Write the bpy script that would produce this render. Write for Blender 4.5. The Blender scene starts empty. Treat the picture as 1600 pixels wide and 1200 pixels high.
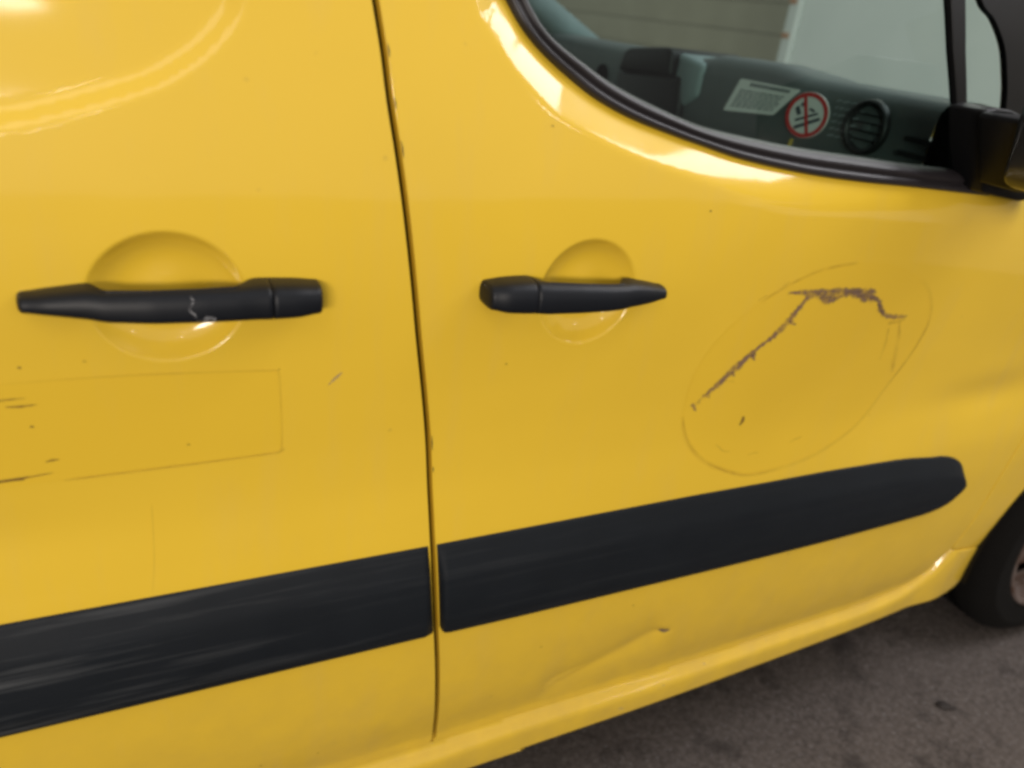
import bpy, bmesh, math, random
import numpy as np
from mathutils import Vector, Matrix
from mathutils.geometry import delaunay_2d_cdt
random.seed(4); rng = np.random.default_rng(4)
scn = bpy.context.scene
C = scn.collection
R = math.radians

# ---- camera
def set_camera():
    yaw, pitch, roll = R(27.5), R(26.0), R(7.2)
    F = Vector((math.sin(yaw)*math.cos(pitch), math.cos(yaw)*math.cos(pitch), -math.sin(pitch)))
    r0 = Vector((math.cos(yaw), -math.sin(yaw), 0)); u0 = r0.cross(F)
    r = math.cos(roll)*r0 + math.sin(roll)*u0
    u = -math.sin(roll)*r0 + math.cos(roll)*u0
    cd = bpy.data.cameras.new('camera'); co = bpy.data.objects.new('camera', cd); C.objects.link(co)
    m = Matrix(((r.x, u.x, -F.x), (r.y, u.y, -F.y), (r.z, u.z, -F.z))).to_4x4()
    m.translation = Vector((0, -.70, 1.26)); co.matrix_world = m
    cd.sensor_width = 36; cd.lens = 27; cd.clip_start = .02; cd.clip_end = 500
    cd.dof.use_dof = True; cd.dof.focus_distance = .92; cd.dof.aperture_fstop = 3.2
    scn.camera = co
set_camera()

# ---- light: a covered, lamp-lit bay (no sun): dim even surroundings, ceiling lamps and an added fill
w = bpy.data.worlds.new('World'); scn.world = w; w.use_nodes = True
w.node_tree.nodes['Background'].inputs[0].default_value = (1.0, .965, .92, 1)
w.node_tree.nodes['Background'].inputs[1].default_value = .42
def lamp(name, loc, sx, sy, power, color, target=None):
    l = bpy.data.lights.new(name, 'AREA'); l.shape = 'RECTANGLE'; l.size = sx; l.size_y = sy
    l.energy = power; l.color = color
    o = bpy.data.objects.new(name, l); C.objects.link(o); o.location = loc
    if target: o.rotation_euler = (Vector(target)-Vector(loc)).to_track_quat('-Z', 'Y').to_euler()
    return o
WARM, COOL = (1.0, .90, .80), (.92, .91, .95)
lamp('ceiling_panel', (2.20, -.35, 3.3), .80, 1.3, 27, COOL)            # luminous ceiling panels over the bonnet end
lamp('ceiling_panel', (3.38, -.72, 3.3), .74, 2.05, 39, COOL)
lamp('ceiling_panel', (-1.0, -2.0, 3.3), 1.0, 1.7, 7.5, WARM)             # a dim one over the cargo end
lamp('lamp_or_fill_behind', (-.62, -4.9, 3.3), .30, .16, 6, WARM)               # lamps further back
lamp('lamp_or_fill_behind', (-1.22, -9.5, 3.3), .6, .3, 20, WARM)
lamp('lamp_or_fill_behind', (4.3, -6.4, 3.3), .6, .3, 16, WARM)
lamp('lamp_or_fill_behind', (-4.4, -9.0, 2.8), 3.6, 1.2, 470, WARM, (.3, 0, .7))  # added fill from behind left, evens out the light on the doors
lamp('lamp_ahead', (4.2, 2.6, 3.6), 1.5, .6, 22, WARM)                  # over the lorry
v = scn.view_settings; v.view_transform = 'Standard'; v.look = 'None'; v.exposure = .42; v.gamma = 1
scn.cycles.max_bounces = 8; scn.cycles.transparent_max_bounces = 12
scn.cycles.use_denoising = True
scn.cycles.filter_width = 3.3

# ---- body surface: inward depth Y of the van's side as a function of (X forward, Z up), metres
PROF = np.array([(.10,.060),(.20,.047),(.28,.0315),(.34,.0180),(.42,.008),(.52,.0025),(.60,0),(.66,.0002),(.70,.0038),(.75,.0078),
                 (.80,.0078),(.86,.0048),(.93,.0012),(1.0,0),(1.06,.003),(1.12,.010),(1.20,.025),(1.30,.050),(1.40,.080),(1.65,.165),(1.85,.26)])
def _dense():
    z, y = PROF[:, 0], PROF[:, 1]
    m = np.gradient(y, z)
    zs = np.linspace(z[0], z[-1], 6000)
    i = np.clip(np.searchsorted(z, zs) - 1, 0, len(z) - 2)
    h = z[i+1] - z[i]; t = (zs - z[i]) / h
    ys = (2*t**3-3*t*t+1)*y[i] + (t**3-2*t*t+t)*m[i]*h + (-2*t**3+3*t*t)*y[i+1] + (t**3-t*t)*m[i+1]*h
    k = np.hanning(61); k /= k.sum()
    ys2 = np.convolve(np.pad(ys, 30, mode='edge'), k, 'valid'); ys2[:40] = ys[:40]; ys2[-40:] = ys[-40:]
    return zs, ys2
ZS, YS = _dense()
def base(X, Z):
    return np.interp(Z, ZS, YS) + .03*np.clip(np.asarray(X) - .7, 0, None)**2
def seg_dist(X, Z, poly, closed=False):
    p = np.asarray(poly, float); q = np.roll(p, -1, 0)
    if not closed: p, q = p[:-1], q[:-1]
    best = np.full(np.shape(X), 1e9)
    for a, b in zip(p, q):
        d = b - a; L = d @ d + 1e-12
        t = np.clip(((X-a[0])*d[0] + (Z-a[1])*d[1]) / L, 0, 1)
        best = np.minimum(best, np.hypot(X-a[0]-t*d[0], Z-a[1]-t*d[1]))
    return best
def inside(X, Z, poly):
    p = np.asarray(poly, float); q = np.roll(p, -1, 0)
    c = np.zeros(np.shape(X), bool)
    for a, b in zip(p, q):
        m = (a[1] > Z) != (b[1] > Z)
        xx = a[0] + (Z - a[1]) * (b[0]-a[0]) / (b[1]-a[1] if b[1] != a[1] else 1e-12)
        c ^= m & (X < xx)
    return c
def smooth_line(pts, n=8):
    p = [np.array(a, float) for a in pts]; out = []
    for i in range(len(p)-1):
        a, b, c, d = p[max(i-1, 0)], p[i], p[i+1], p[min(i+2, len(p)-1)]
        for k in range(n):
            t = k / n
            out.append(.5*((2*b) + (-a+c)*t + (2*a-5*b+4*c-d)*t*t + (-a+3*b-3*c+d)*t**3))
    out.append(p[-1])
    return np.array(out)
def sdist(X, Z, line, rest):
    """signed distance to line, positive inside the closed region line + rest"""
    d = seg_dist(X, Z, line)
    return np.where(inside(X, Z, list(map(tuple, line)) + rest), d, -d)
def softplus(x, k): return np.where(x > 6*k, x, k*np.log1p(np.exp(np.clip(x/k, -50, 6.5))))
def sstep(x): x = np.clip(x, 0, 1); return x*x*(3-2*x)
CREASE = smooth_line([(.250,1.50),(.272,1.37),(.2976,1.2616),(.3093,1.2414),(.3247,1.2242),(.3399,1.2064),(.3695,1.1813),(.3898,1.1676),(.4245,1.1528),
                      (.47,1.1363),(.5189,1.1227),(.6285,1.0964),(.7059,1.0824),(.7879,1.075),(.9074,1.0684),(1.193,1.0576),(1.6,1.045)], 5)
RECESS = smooth_line([(.085,1.60),(.100,1.36),(.0975,1.28),(.0918,1.24),(.0829,1.2202),(.0624,1.197),(.0416,1.1811),(.0166,1.1666),(-.0263,1.1508),(-.0582,1.1407),
                      (-.093,1.1322),(-.25,1.105),(-.60,1.085)], 5)
CUP_A = (.0135, .9945, .0655, .0600, .022)
CUP_B = (.4455, .9815, .0620, .0615, .022)
def cup(X, Z, c):
    r2 = ((X-c[0])/c[2])**2 + ((Z-c[1])/c[3])**2
    return c[4]*softplus(1 - r2**1.8, .035) * (1 - .30*np.exp(-r2/.25))
def S_rear(X, Z):
    X = np.asarray(X, float); Z = np.asarray(Z, float)
    y = base(X, Z) + cup(X, Z, CUP_A)
    d = sdist(X, Z, RECESS, [(-.60,1.60)])
    y = y + .62*(softplus(d, .0010)-softplus(d-.0145, .0014))
    y = y + .0016*np.exp(-(((X+.17)/.09)**2 + ((Z-.76)/.03)**2))
    return y
def S_front(X, Z):
    X = np.asarray(X, float); Z = np.asarray(Z, float)
    y = base(X, Z) + cup(X, Z, CUP_B)
    d = softplus(sdist(X, Z, CREASE, [(1.6,1.6),(.25,1.6)]), .0015 + .006*np.clip((X-.6)/.4, 0, 1))
    dd = np.minimum(d, .07)
    a = .50 - .42*np.clip((X-.50)/.35, 0, 1)
    y = y + a*dd + (3.6 + 3.*np.clip((X-.50)/.35, 0, 1))*dd*dd
    # parking dent: a crease running down to the sill with a hollow above it
    tx, tz = .9186, .3952                                     # along the crease; sn: above (+) or below (-) it
    al = (X-.60)*tx + (Z-.349)*tz; sn = -(X-.60)*tz + (Z-.349)*tx
    ends = sstep((al+.125)/.05)*sstep((.118-al)/.03)
    y = y + .0085*ends*np.exp(-(np.sqrt(sn*sn+.0075**2)-.0075)/np.where(sn > 0, .040, .034))
    y = y + .0022*np.exp(-(((X-.70)/.013)**2 + ((Z-.386)/.008)**2))
    y = y - .0014*np.exp(-(((X-1.30)/.10)**2 + ((Z-.80)/.035)**2)) + .0045*np.exp(-(((X-1.30)/.14)**2 + ((Z-.752)/.034)**2))
    return y
# ---- end of body surface

# ---- materials
def mat(name, col=(.5,.5,.5), rough=.5, metal=0, coat=0, coat_rough=.05, spec=.5):
    m = bpy.data.materials.new(name); m.use_nodes = True
    b = m.node_tree.nodes['Principled BSDF']
    b.inputs['Base Color'].default_value = (*col, 1); b.inputs['Roughness'].default_value = rough
    b.inputs['Metallic'].default_value = metal; b.inputs['Coat Weight'].default_value = coat
    b.inputs['Coat Roughness'].default_value = coat_rough; b.inputs['Specular IOR Level'].default_value = spec
    return m
class N:
    """small node-tree helper"""
    def __init__(s, m): s.t = m.node_tree; s.b = s.t.nodes['Principled BSDF']
    def new(s, typ, **kw):
        n = s.t.nodes.new(typ)
        for k, v in kw.items(): setattr(n, k, v)
        return n
    def link(s, a, b): s.t.links.new(a, b)
    def coord(s, scale=(1,1,1), rot=(0,0,0)):
        tc = s.new('ShaderNodeTexCoord'); mp = s.new('ShaderNodeMapping')
        mp.inputs['Scale'].default_value = scale; mp.inputs['Rotation'].default_value = rot
        s.link(tc.outputs['Object'], mp.inputs['Vector']); return mp.outputs[0]
    def noise(s, vec, scale, detail=4, rough=.5):
        n = s.new('ShaderNodeTexNoise'); n.inputs['Scale'].default_value = scale
        n.inputs['Detail'].default_value = detail; n.inputs['Roughness'].default_value = rough
        s.link(vec, n.inputs['Vector']); return n.outputs[0]
    def ramp(s, fac, stops):
        n = s.new('ShaderNodeValToRGB'); e = n.color_ramp.elements
        while len(e) < len(stops): e.new(.5)
        for k, (p, c) in zip(e, stops): k.position = p; k.color = (*c, 1) if len(c) == 3 else c
        s.link(fac, n.inputs[0]); return n.outputs[0]
    def mix(s, fac, a, b, typ='MIX'):
        n = s.new('ShaderNodeMix', data_type='RGBA', blend_type=typ)
        for sock, val in ((n.inputs[0], fac), (n.inputs[6], a), (n.inputs[7], b)):
            if hasattr(val, 'links') or hasattr(val, 'is_linked'): s.link(val, sock)
            else: sock.default_value = val if not isinstance(val, tuple) else (*val, 1)
        return n.outputs[2]
    def math(s, op, a, b=0.0):
        n = s.new('ShaderNodeMath', operation=op)
        for sock, val in ((n.inputs[0], a), (n.inputs[1], b)):
            if hasattr(val, 'is_linked'): s.link(val, sock)
            else: sock.default_value = val
        return n.outputs[0]
    def bump(s, h, strength, dist, prev=None, sock='Normal'):
        n = s.new('ShaderNodeBump'); n.inputs['Strength'].default_value = strength; n.inputs['Distance'].default_value = dist
        s.link(h, n.inputs['Height'])
        if prev is not None: s.link(prev, n.inputs['Normal'])
        if sock: s.link(n.outputs[0], s.b.inputs[sock])
        return n.outputs[0]
G3 = lambda g: (g, g, g)

def paint_material(name, col, dirt=1.0):
    m = mat(name, col, .42, coat=.9, coat_rough=.05, spec=.18); n = N(m)
    v = n.coord()
    big = n.noise(v, 3.2, 3)
    c = n.mix(n.ramp(big, [(.3, G3(0)), (.7, G3(1))]), tuple(x*.955 for x in col), col)
    # dried water marks and road dust, streaked downwards
    vs = n.coord((14, 14, 2.2))
    st = n.ramp(n.noise(vs, 1.6, 6, .6), [(.52, G3(0)), (.80, G3(.16*dirt))])
    c = n.mix(st, c, (.60, .42, .15))
    # road film towards the bottom of the doors
    sep = n.new('ShaderNodeSeparateXYZ'); n.link(v, sep.inputs[0])
    low = n.math('MULTIPLY', n.ramp(sep.outputs[2], [(.20, G3(1)), (.62, G3(0))]), n.ramp(n.noise(v, 18, 6, .65), [(.30, G3(.25)), (.75, G3(1))]))
    low = n.math('MULTIPLY', low, .42*dirt)
    c = n.mix(low, c, (.33, .22, .07))
    # small specks
    vor = n.new('ShaderNodeTexVoronoi'); vor.inputs['Scale'].default_value = 21; n.link(v, vor.inputs['Vector'])
    gate = n.ramp(n.noise(v, 33, 1), [(.60, G3(0)), (.66, G3(1))])
    sp = n.math('MULTIPLY', n.ramp(vor.outputs[0], [(.035, G3(1)), (.075, G3(0))]), gate)
    c = n.mix(n.math('MULTIPLY', sp, .22*dirt), c, (.30, .17, .04))
    n.link(c, n.b.inputs['Base Color'])
    r = n.ramp(n.noise(v, 9, 5), [(.3, G3(.060)), (.75, G3(.105))]); n.link(r, n.b.inputs['Coat Roughness'])
    wob = n.bump(n.noise(v, 5.5, 2), .10, .012, sock=None)
    n.bump(n.noise(v, 420, 2), .03, .001, prev=wob)
    n.link(wob, n.b.inputs['Coat Normal'])
    return m
YEL = (.765, .506, .037)
M_yel = paint_material('yellow_paint', YEL)
M_unf = paint_material('unfaded_yellow_paint', (.760, .498, .033), .6)
M_under = mat('primer_shade', (.05, .035, .008), .7)

def plastic(name, col, rough=.5, streak=0., grain=.15, spec=.4):
    m = mat(name, col, rough, spec=spec); n = N(m)
    v = n.coord()
    c = n.mix(n.noise(v, 12, 4), tuple(x*.8 for x in col), tuple(x*1.25 for x in col))
    if streak:
        vs = n.coord((1.1, 9, 26), (0, R(-4), 0))
        s = n.ramp(n.noise(vs, 3.2, 7, .62), [(.50, G3(0)), (.72, G3(1))])
        sep = n.new('ShaderNodeSeparateXYZ'); n.link(v, sep.inputs[0])
        xm = n.ramp(n.math('MULTIPLY', n.math('ADD', sep.outputs[0], .4), .6), [(.10, G3(1)), (.26, G3(.42)), (.40, G3(.14)), (.7, G3(.04))])
        s = n.math('MULTIPLY', n.math('MULTIPLY', s, xm), streak)
        c = n.mix(s, c, (.12, .125, .13))
        n.link(n.ramp(n.noise(v, 14, 5), [(.3, G3(rough-.06)), (.7, G3(rough+.1))]), n.b.inputs['Roughness'])
    n.link(c, n.b.inputs['Base Color'])
    n.bump(n.noise(v, 900, 2), grain, .0006)
    return m
M_mold = plastic('moulding_plastic', (.0062, .0086, .0120), .58, .55, .15, .24)
M_handle = plastic('handle_plastic', (.0042, .0056, .0088), .46, 0, .2, .3)
M_seal = plastic('seal_rubber', (.019, .0165, .0185), .40)
M_black = plastic('black_plastic', (.005, .005, .0055), .45, 0, .15, .2)
M_rub = mat('gap_rubber', (.002, .0018, .0015), 1.0, spec=.05)
M_dash = plastic('dash_plastic', (.085, .098, .100), .50, 0, .4)
M_dash2 = plastic('dark_dash_plastic', (.010, .011, .012), .45, 0, .4)
M_trim = plastic('pillar_trim', (.20, .25, .26), .7)
M_dark = mat('shell_inside', (.012, .012, .012), .9)

def glass_material():
    m = bpy.data.materials.new('tinted_glass'); m.use_nodes = True; t = m.node_tree
    t.nodes.remove(t.nodes['Principled BSDF'])
    tr = t.nodes.new('ShaderNodeBsdfTransparent'); tr.inputs[0].default_value = (.58, .73, .69, 1)
    gl = t.nodes.new('ShaderNodeBsdfGlossy'); gl.inputs['Roughness'].default_value = .015
    fr = t.nodes.new('ShaderNodeFresnel'); fr.inputs[0].default_value = 1.36
    mx = t.nodes.new('ShaderNodeMixShader')
    t.links.new(fr.outputs[0], mx.inputs[0]); t.links.new(tr.outputs[0], mx.inputs[1]); t.links.new(gl.outputs[0], mx.inputs[2])
    t.links.new(mx.outputs[0], t.nodes['Material Output'].inputs[0])
    return m
M_glass = glass_material()

def mark_material(name, col, lo, hi, scale=(90, 90, 90), alpha=1.0, detail=5):
    """worn film on the paint: thins out towards its edges, see-through where it has been rubbed away"""
    m = mat(name, col, .6); n = N(m)
    f = n.ramp(n.noise(n.coord(scale), 1.0, detail, .6), [(lo, G3(0)), (hi, G3(alpha))])
    a = n.new('ShaderNodeAttribute'); a.attribute_name = 'thickness'
    n.link(n.math('MULTIPLY', f, a.outputs['Fac']), n.b.inputs['Alpha'])
    return m
M_torn = mark_material('torn_glue', (.205, .128, .095), .29, .60, (60, 60, 60), .88)
M_edge = mark_material('sticker_edge_dirt', (.52, .33, .03), .20, .85, (18, 18, 18), .24)
M_edge2 = mark_material('sticker_edge_dirt_dark', (.36, .21, .03), .34, .76, (26, 26, 26), .34)
M_scr = mark_material('brown_scratch', (.19, .105, .025), .30, .60, (60, 60, 200), .85)
M_scuff = mark_material('pale_scuff', (.40, .40, .42), .45, .65, (140, 140, 140), .6)
M_chip = mat('bare_chip', (.03, .02, .012), .8)

def asphalt():
    m = mat('asphalt', (.09, .08, .075), .85, spec=.3); n = N(m); v = n.coord()
    c = n.mix(n.ramp(n.noise(v, 5.5, 5, .6), [(.30, G3(0)), (.70, G3(1))]), (.045, .036, .031), (.072, .059, .051))
    c = n.mix(n.ramp(n.noise(v, 75, 4, .7), [(.38, G3(0)), (.66, G3(1))]), c, (.108, .090, .080))
    c = n.mix(n.ramp(n.noise(v, 120, 4, .65), [(.56, G3(0)), (.68, G3(.85))]), c, (.17, .155, .15))
    c = n.mix(n.ramp(n.noise(v, 9, 5, .6), [(.53, G3(0)), (.70, G3(.75))]), c, (.018, .014, .012))
    n.link(c, n.b.inputs['Base Color'])
    b1 = n.bump(n.noise(v, 160, 5, .7), .55, .004, sock=None); n.bump(n.noise(v, 14, 4), .3, .01, prev=b1)
    return m

# ---- object helpers
def link(name, me, m, parent=None):
    o = bpy.data.objects.new(name, me); C.objects.link(o)
    ms = m if isinstance(m, (list, tuple)) else [m]
    for x in ms:
        if x and x.name not in [y.name for y in me.materials if y]: me.materials.append(x)
    o.parent = parent
    return o
def thing(name, label, cat, loc=(0,0,0), group=None):
    o = bpy.data.objects.new(name, None); C.objects.link(o); o.location = loc
    o.empty_display_size = .1
    o['label'] = label; o['category'] = cat
    if group: o['group'] = group
    return o
def raw(name, verts, faces, m, parent=None, smooth=True, normals=None, midx=None):
    me = bpy.data.meshes.new(name)
    me.from_pydata([tuple(map(float, q)) for q in verts], [], [tuple(map(int, f)) for f in faces])
    me.validate(); me.update()
    o = link(name, me, m, parent)
    if smooth: me.polygons.foreach_set('use_smooth', [True]*len(me.polygons))
    if midx is not None and len(midx) == len(me.polygons): me.polygons.foreach_set('material_index', midx)
    if normals is not None: me.normals_split_custom_set_from_vertices([tuple(map(float, q)) for q in normals])
    return o
def from_bm(name, bm, m, parent=None, smooth=False):
    me = bpy.data.meshes.new(name); bmesh.ops.recalc_face_normals(bm, faces=bm.faces[:])
    bm.to_mesh(me); bm.free()
    if smooth: me.polygons.foreach_set('use_smooth', [True]*len(me.polygons))
    return link(name, me, m, parent)
def grad_normals(X, Z, S, sgn=-1.0):
    h = .0008
    gx = (S(X+h, Z)-S(X-h, Z))/(2*h); gz = (S(X, Z+h)-S(X, Z-h))/(2*h)
    n = np.stack([gx, -np.ones_like(gx), gz], -1)
    return n/np.linalg.norm(n, axis=-1, keepdims=True)
def resample(poly, step):
    p = np.asarray(poly, float); q = np.roll(p, -1, 0); out = []
    for a, b in zip(p, q):
        k = max(1, int(math.ceil(np.hypot(*(b-a))/step)))
        for i in range(k): out.append(a+(b-a)*i/k)
    return np.array(out)
def area2(p): x, z = p[:, 0], p[:, 1]; return np.sum(x*np.roll(z, -1)-np.roll(x, -1)*z)
def panel(name, poly, S, m, parent, step=.011, fine=(), skirt=True, edge_step=.008, depth=.016):
    """sheet-metal panel: triangulated outline in (X,Z), pressed to Y=S(X,Z), exact normals, edges rolled inward"""
    b = resample(poly, edge_step)
    if area2(b) < 0: b = b[::-1]
    x0, z0 = b.min(0); x1, z1 = b.max(0)
    gx, gz = np.meshgrid(np.arange(x0, x1, step), np.arange(z0, z1, step)); gx = gx+.5*step*(np.arange(gx.shape[0]) % 2)[:, None]
    pts = [np.stack([gx.ravel(), gz.ravel()], 1)]
    for (cx, cz, rx, rz, st) in fine:
        fx, fz = np.meshgrid(np.arange(cx-rx, cx+rx, st), np.arange(cz-rz, cz+rz, st)); fx = fx+.5*st*(np.arange(fx.shape[0]) % 2)[:, None]
        old = np.concatenate(pts); pts = [old[~((np.abs(old[:, 0]-cx) < rx) & (np.abs(old[:, 1]-cz) < rz))], np.stack([fx.ravel(), fz.ravel()], 1)]
    p = np.concatenate(pts)
    p = p[inside(p[:, 0], p[:, 1], b)]
    p = p[seg_dist(p[:, 0], p[:, 1], b, True) > .0035]
    allp = np.concatenate([b, p]); nb = len(b)
    vv, _, ff, ov, _, _ = delaunay_2d_cdt([Vector(q) for q in allp], [], [list(range(nb))], 1, 1e-6)
    P2 = np.array([(q.x, q.y) for q in vv])
    Y = S(P2[:, 0], P2[:, 1]); Nn = grad_normals(P2[:, 0], P2[:, 1], S)
    V = [(x, y, z) for (x, z), y in zip(P2, Y)]; NN = list(Nn); Fc = [tuple(f) for f in ff]
    # make the faces look outwards (-Y)
    a, bb, c = (np.array(V[i]) for i in Fc[0][:3])
    if np.cross(bb-a, c-a)[1] > 0: Fc = [f[::-1] for f in Fc]
    if skirt:
        first = {}
        for i, o in enumerate(ov):
            for k in o:
                if k < nb: first.setdefault(k, i)
        ids = [first[k] for k in range(nb)]
        t = np.roll(b, -1, 0)-np.roll(b, 1, 0); t /= np.linalg.norm(t, axis=1, keepdims=True)+1e-12
        out = np.stack([t[:, 1], -t[:, 0]], 1)
        prev = ids
        for off, dy, k in ((.0007, .0004, .45), (.0011, .0014, .95), (.0011, depth, 1.0)):
            cur = []
            for j in range(nb):
                x, z = b[j]+out[j]*off
                n0 = Nn[ids[j]]; o3 = np.array([out[j][0], 0, out[j][1]]); nn = n0*(1-k)+o3*k; nn /= np.linalg.norm(nn)
                V.append((x, Y[ids[j]]+dy, z)); NN.append(nn); cur.append(len(V)-1)
            for j in range(nb):
                j2 = (j+1) % nb
                q = (prev[j], cur[j], cur[j2], prev[j2])
                A, B_, C_ = np.array(V[q[0]]), np.array(V[q[1]]), np.array(V[q[2]])
                if np.dot(np.cross(B_-A, C_-A), NN[q[1]]) < 0: q = q[::-1]
                Fc.append(q)
            prev = cur
    return raw(name, V, Fc, m, parent, True, NN)
def loft(name, rings, m, parent, cap=True, closed=True, smooth=True):
    k = len(rings[0]); V = [q for r_ in rings for q in r_]; Fc = []
    for i in range(len(rings)-1):
        for j in range(k if closed else k-1):
            j2 = (j+1) % k
            Fc.append((i*k+j, i*k+j2, (i+1)*k+j2, (i+1)*k+j))
    if cap and closed: Fc += [tuple(range(k))[::-1], tuple((len(rings)-1)*k+j for j in range(k))]
    bm = bmesh.new(); vs = [bm.verts.new(tuple(map(float, q))) for q in V]
    for f in Fc:
        try: bm.faces.new([vs[i] for i in f])
        except ValueError: pass
    return from_bm(name, bm, m, parent, smooth)
def box_bm(bm, lo, hi, bev=0, seg=2):
    g = bmesh.ops.create_cube(bm, size=1); c = [(a+b)/2 for a, b in zip(lo, hi)]; s = [b-a for a, b in zip(lo, hi)]
    for q in g['verts']: q.co = Vector([c[i]+q.co[i]*s[i] for i in range(3)])
    if bev:
        es = list({e for q in g['verts'] for e in q.link_edges})
        bmesh.ops.bevel(bm, geom=es, offset=bev, segments=seg, affect='EDGES', profile=.5)
def box(name, lo, hi, m, parent=None, bev=0, smooth=False):
    bm = bmesh.new(); box_bm(bm, lo, hi, bev); return from_bm(name, bm, m, parent, smooth)
def ribbon(name, line, wid, S, m, parent, lift=.0005, n=6, jitter=0., soft=True):
    """a thin film lying on the pressed surface S along a line in (X,Z), thinning towards both edges"""
    L = smooth_line(line, n); t = np.gradient(L, axis=0); t /= np.linalg.norm(t, axis=1, keepdims=True)+1e-12
    nn = np.stack([-t[:, 1], t[:, 0]], 1); V = []; Fc = []; th = []
    ww = np.interp(np.linspace(0, 1, len(L)), np.linspace(0, 1, len(wid)), wid) if hasattr(wid, '__len__') else np.full(len(L), wid)
    cols = ((-.5, 0), (-.22, .8), (0, 1), (.22, .8), (.5, 0)) if soft else ((-.5, 1), (.5, 1))
    k = len(cols)
    for i, (q, nv) in enumerate(zip(L, nn)):
        j = rng.uniform(-jitter, jitter); s_ = 1+rng.uniform(-1, 1)*min(.55, jitter*350)
        r_ = min(.12*len(L), 5); e = min(1, (i+.3)/r_, (len(L)-.7-i)/r_)
        for s, a in cols:
            x, z = q+nv*(ww[i]*s*s_+j); V.append((x, 0, z)); th.append(a*e)
    X = np.array([q[0] for q in V]); Z = np.array([q[2] for q in V]); Y = S(X, Z)-lift
    V = np.stack([X, Y, Z], 1)
    for i in range(len(L)-1):
        for c in range(k-1): Fc.append((k*i+c, k*i+c+1, k*(i+1)+c+1, k*(i+1)+c))
    o = raw(name, V, Fc, m, parent, True)
    me = o.data
    if len(me.polygons) and me.polygons[0].normal.y > 0: me.flip_normals()
    at = me.attributes.new('thickness', 'FLOAT', 'POINT'); at.data.foreach_set('value', th)
    me.normals_split_custom_set_from_vertices([tuple(map(float, q)) for q in grad_normals(X, Z, S)])
    return o

# ---- the setting
def ground():
    bm = bmesh.new(); s = 60
    vs = [bm.verts.new(q) for q in ((-s, -s, 0), (s, -s, 0), (s, s, 0), (-s, s, 0))]; bm.faces.new(vs)
    o = from_bm('ground', bm, asphalt()); o['kind'] = 'structure'
    o['label'] = 'dark grey asphalt floor under and beside the van'
ground()

# ---- the van
VAN = thing('panel_van', 'yellow panel van side with black door handles, black mouldings and scratched paint', 'van', (.6, .8, 0))
def P(o):                                    # parent to the van, keeping world coordinates
    o.parent = VAN; o.matrix_parent_inverse = Matrix.Translation(VAN.location).inverted(); return o
GAP = smooth_line([(.175,1.50),(.190,1.33),(.202,1.2516),(.2084,1.2113),(.2136,1.1694),(.2206,1.1283),(.2295,1.073),(.238,1.0161),(.2497,.9387),(.2619,.8675),
                   (.2722,.7983),(.2805,.7094),(.2852,.6542),(.2969,.5463),(.3113,.42),(.3275,.2569),(.333,.20)], 4)
def gap_x(z): return float(np.interp(-z, -GAP[:, 1], GAP[:, 0]))
SILLT = smooth_line([(-.75,.246),(.224,.2482),(.3222,.2479),(.4541,.2569),(.6949,.261),(.9749,.2731),(1.2271,.2787),(1.3398,.2948),(1.3933,.33),(1.425,.3846)], 5)
DEDGE = smooth_line([(1.425,.3846),(1.4418,.4481),(1.4552,.5475),(1.4736,.6392),(1.51,.78),(1.535,.92),(1.53,1.02),(1.50,1.062)], 4)
def sill_z(x): return float(np.interp(x, SILLT[:, 0], SILLT[:, 1]))
def M0(name, *a):                            # an Empty part: door that carries its sub-parts
    o = bpy.data.objects.new(name, None); C.objects.link(o); o.location = a; o.empty_display_size = .1; return o

# sub-parts of a door: parented, world coordinates kept
def sub(o, door):
    o.parent = door; o.matrix_parent_inverse = Matrix.Identity(4)
    return o

# sliding door
gapz = [z for z in np.arange(1.50, .25, -.01)]
poly = [(gap_x(z)-.0044, z) for z in gapz] + [(.3196, sill_z(.32)+.003)]
poly += [(x, sill_z(x)+.003) for x in np.arange(.30, -.62, -.02)] + [(-.60, 1.50)]
DOOR_R = P(panel('sliding_door', poly, S_rear, M_yel, None, .012,
    [(CUP_A[0], CUP_A[1], .080, .076, .0023), (.03, 1.20, .09, .10, .005), (-.13, 1.135, .07, .05, .005)]))
# front door (its opening for the window is part of the outline)
SEALO = [(.268,1.50),(.290,1.38),(.3155,1.30),(.3373,1.265),(.3515,1.2443),(.3756,1.2228),(.407,1.2025),(.4404,1.1832),(.487,1.1657),(.5456,1.1506),(.587,1.1413),(.6469,1.1286),(.7379,1.1164),(.8333,1.1088),(.9397,1.1034),(1.0458,1.0971),(1.10,1.094)]
SEALI = [(.292,1.50),(.313,1.38),(.338,1.30),(.3625,1.2674),(.3792,1.2464),(.3993,1.2316),(.4301,1.2156),(.4615,1.2006),(.4993,1.1868),(.5485,1.1721),(.59,1.162),(.6495,1.1535),(.7401,1.1439),(.8376,1.1372),(.9466,1.1297),(1.0288,1.1257),(1.10,1.123)]
SO, SI = smooth_line(SEALO, 6), smooth_line(SEALI, 6)
inner = [(a+.25*(b-a)) for a, b in zip(SO, SI)]
poly = [(gap_x(z)+.0044, z) for z in gapz] + [(.3262, sill_z(.326)+.003)]
poly += [(x, sill_z(x)+.003) for x in np.arange(.345, 1.40, .02)] + [(q[0]-.0032, q[1]+.002) for q in DEDGE]
poly += [(1.40, 1.08), (1.25, 1.092)] + [tuple(q) for q in inner[::-1]]
DOOR_F = P(panel('front_door', poly, S_front, M_yel, None, .012,
    [(CUP_B[0], CUP_B[1], .076, .076, .0023), (.36, 1.20, .075, .09, .005), (.55, 1.125, .115, .035, .005), (.60, .35, .14, .07, .005)]))
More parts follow.
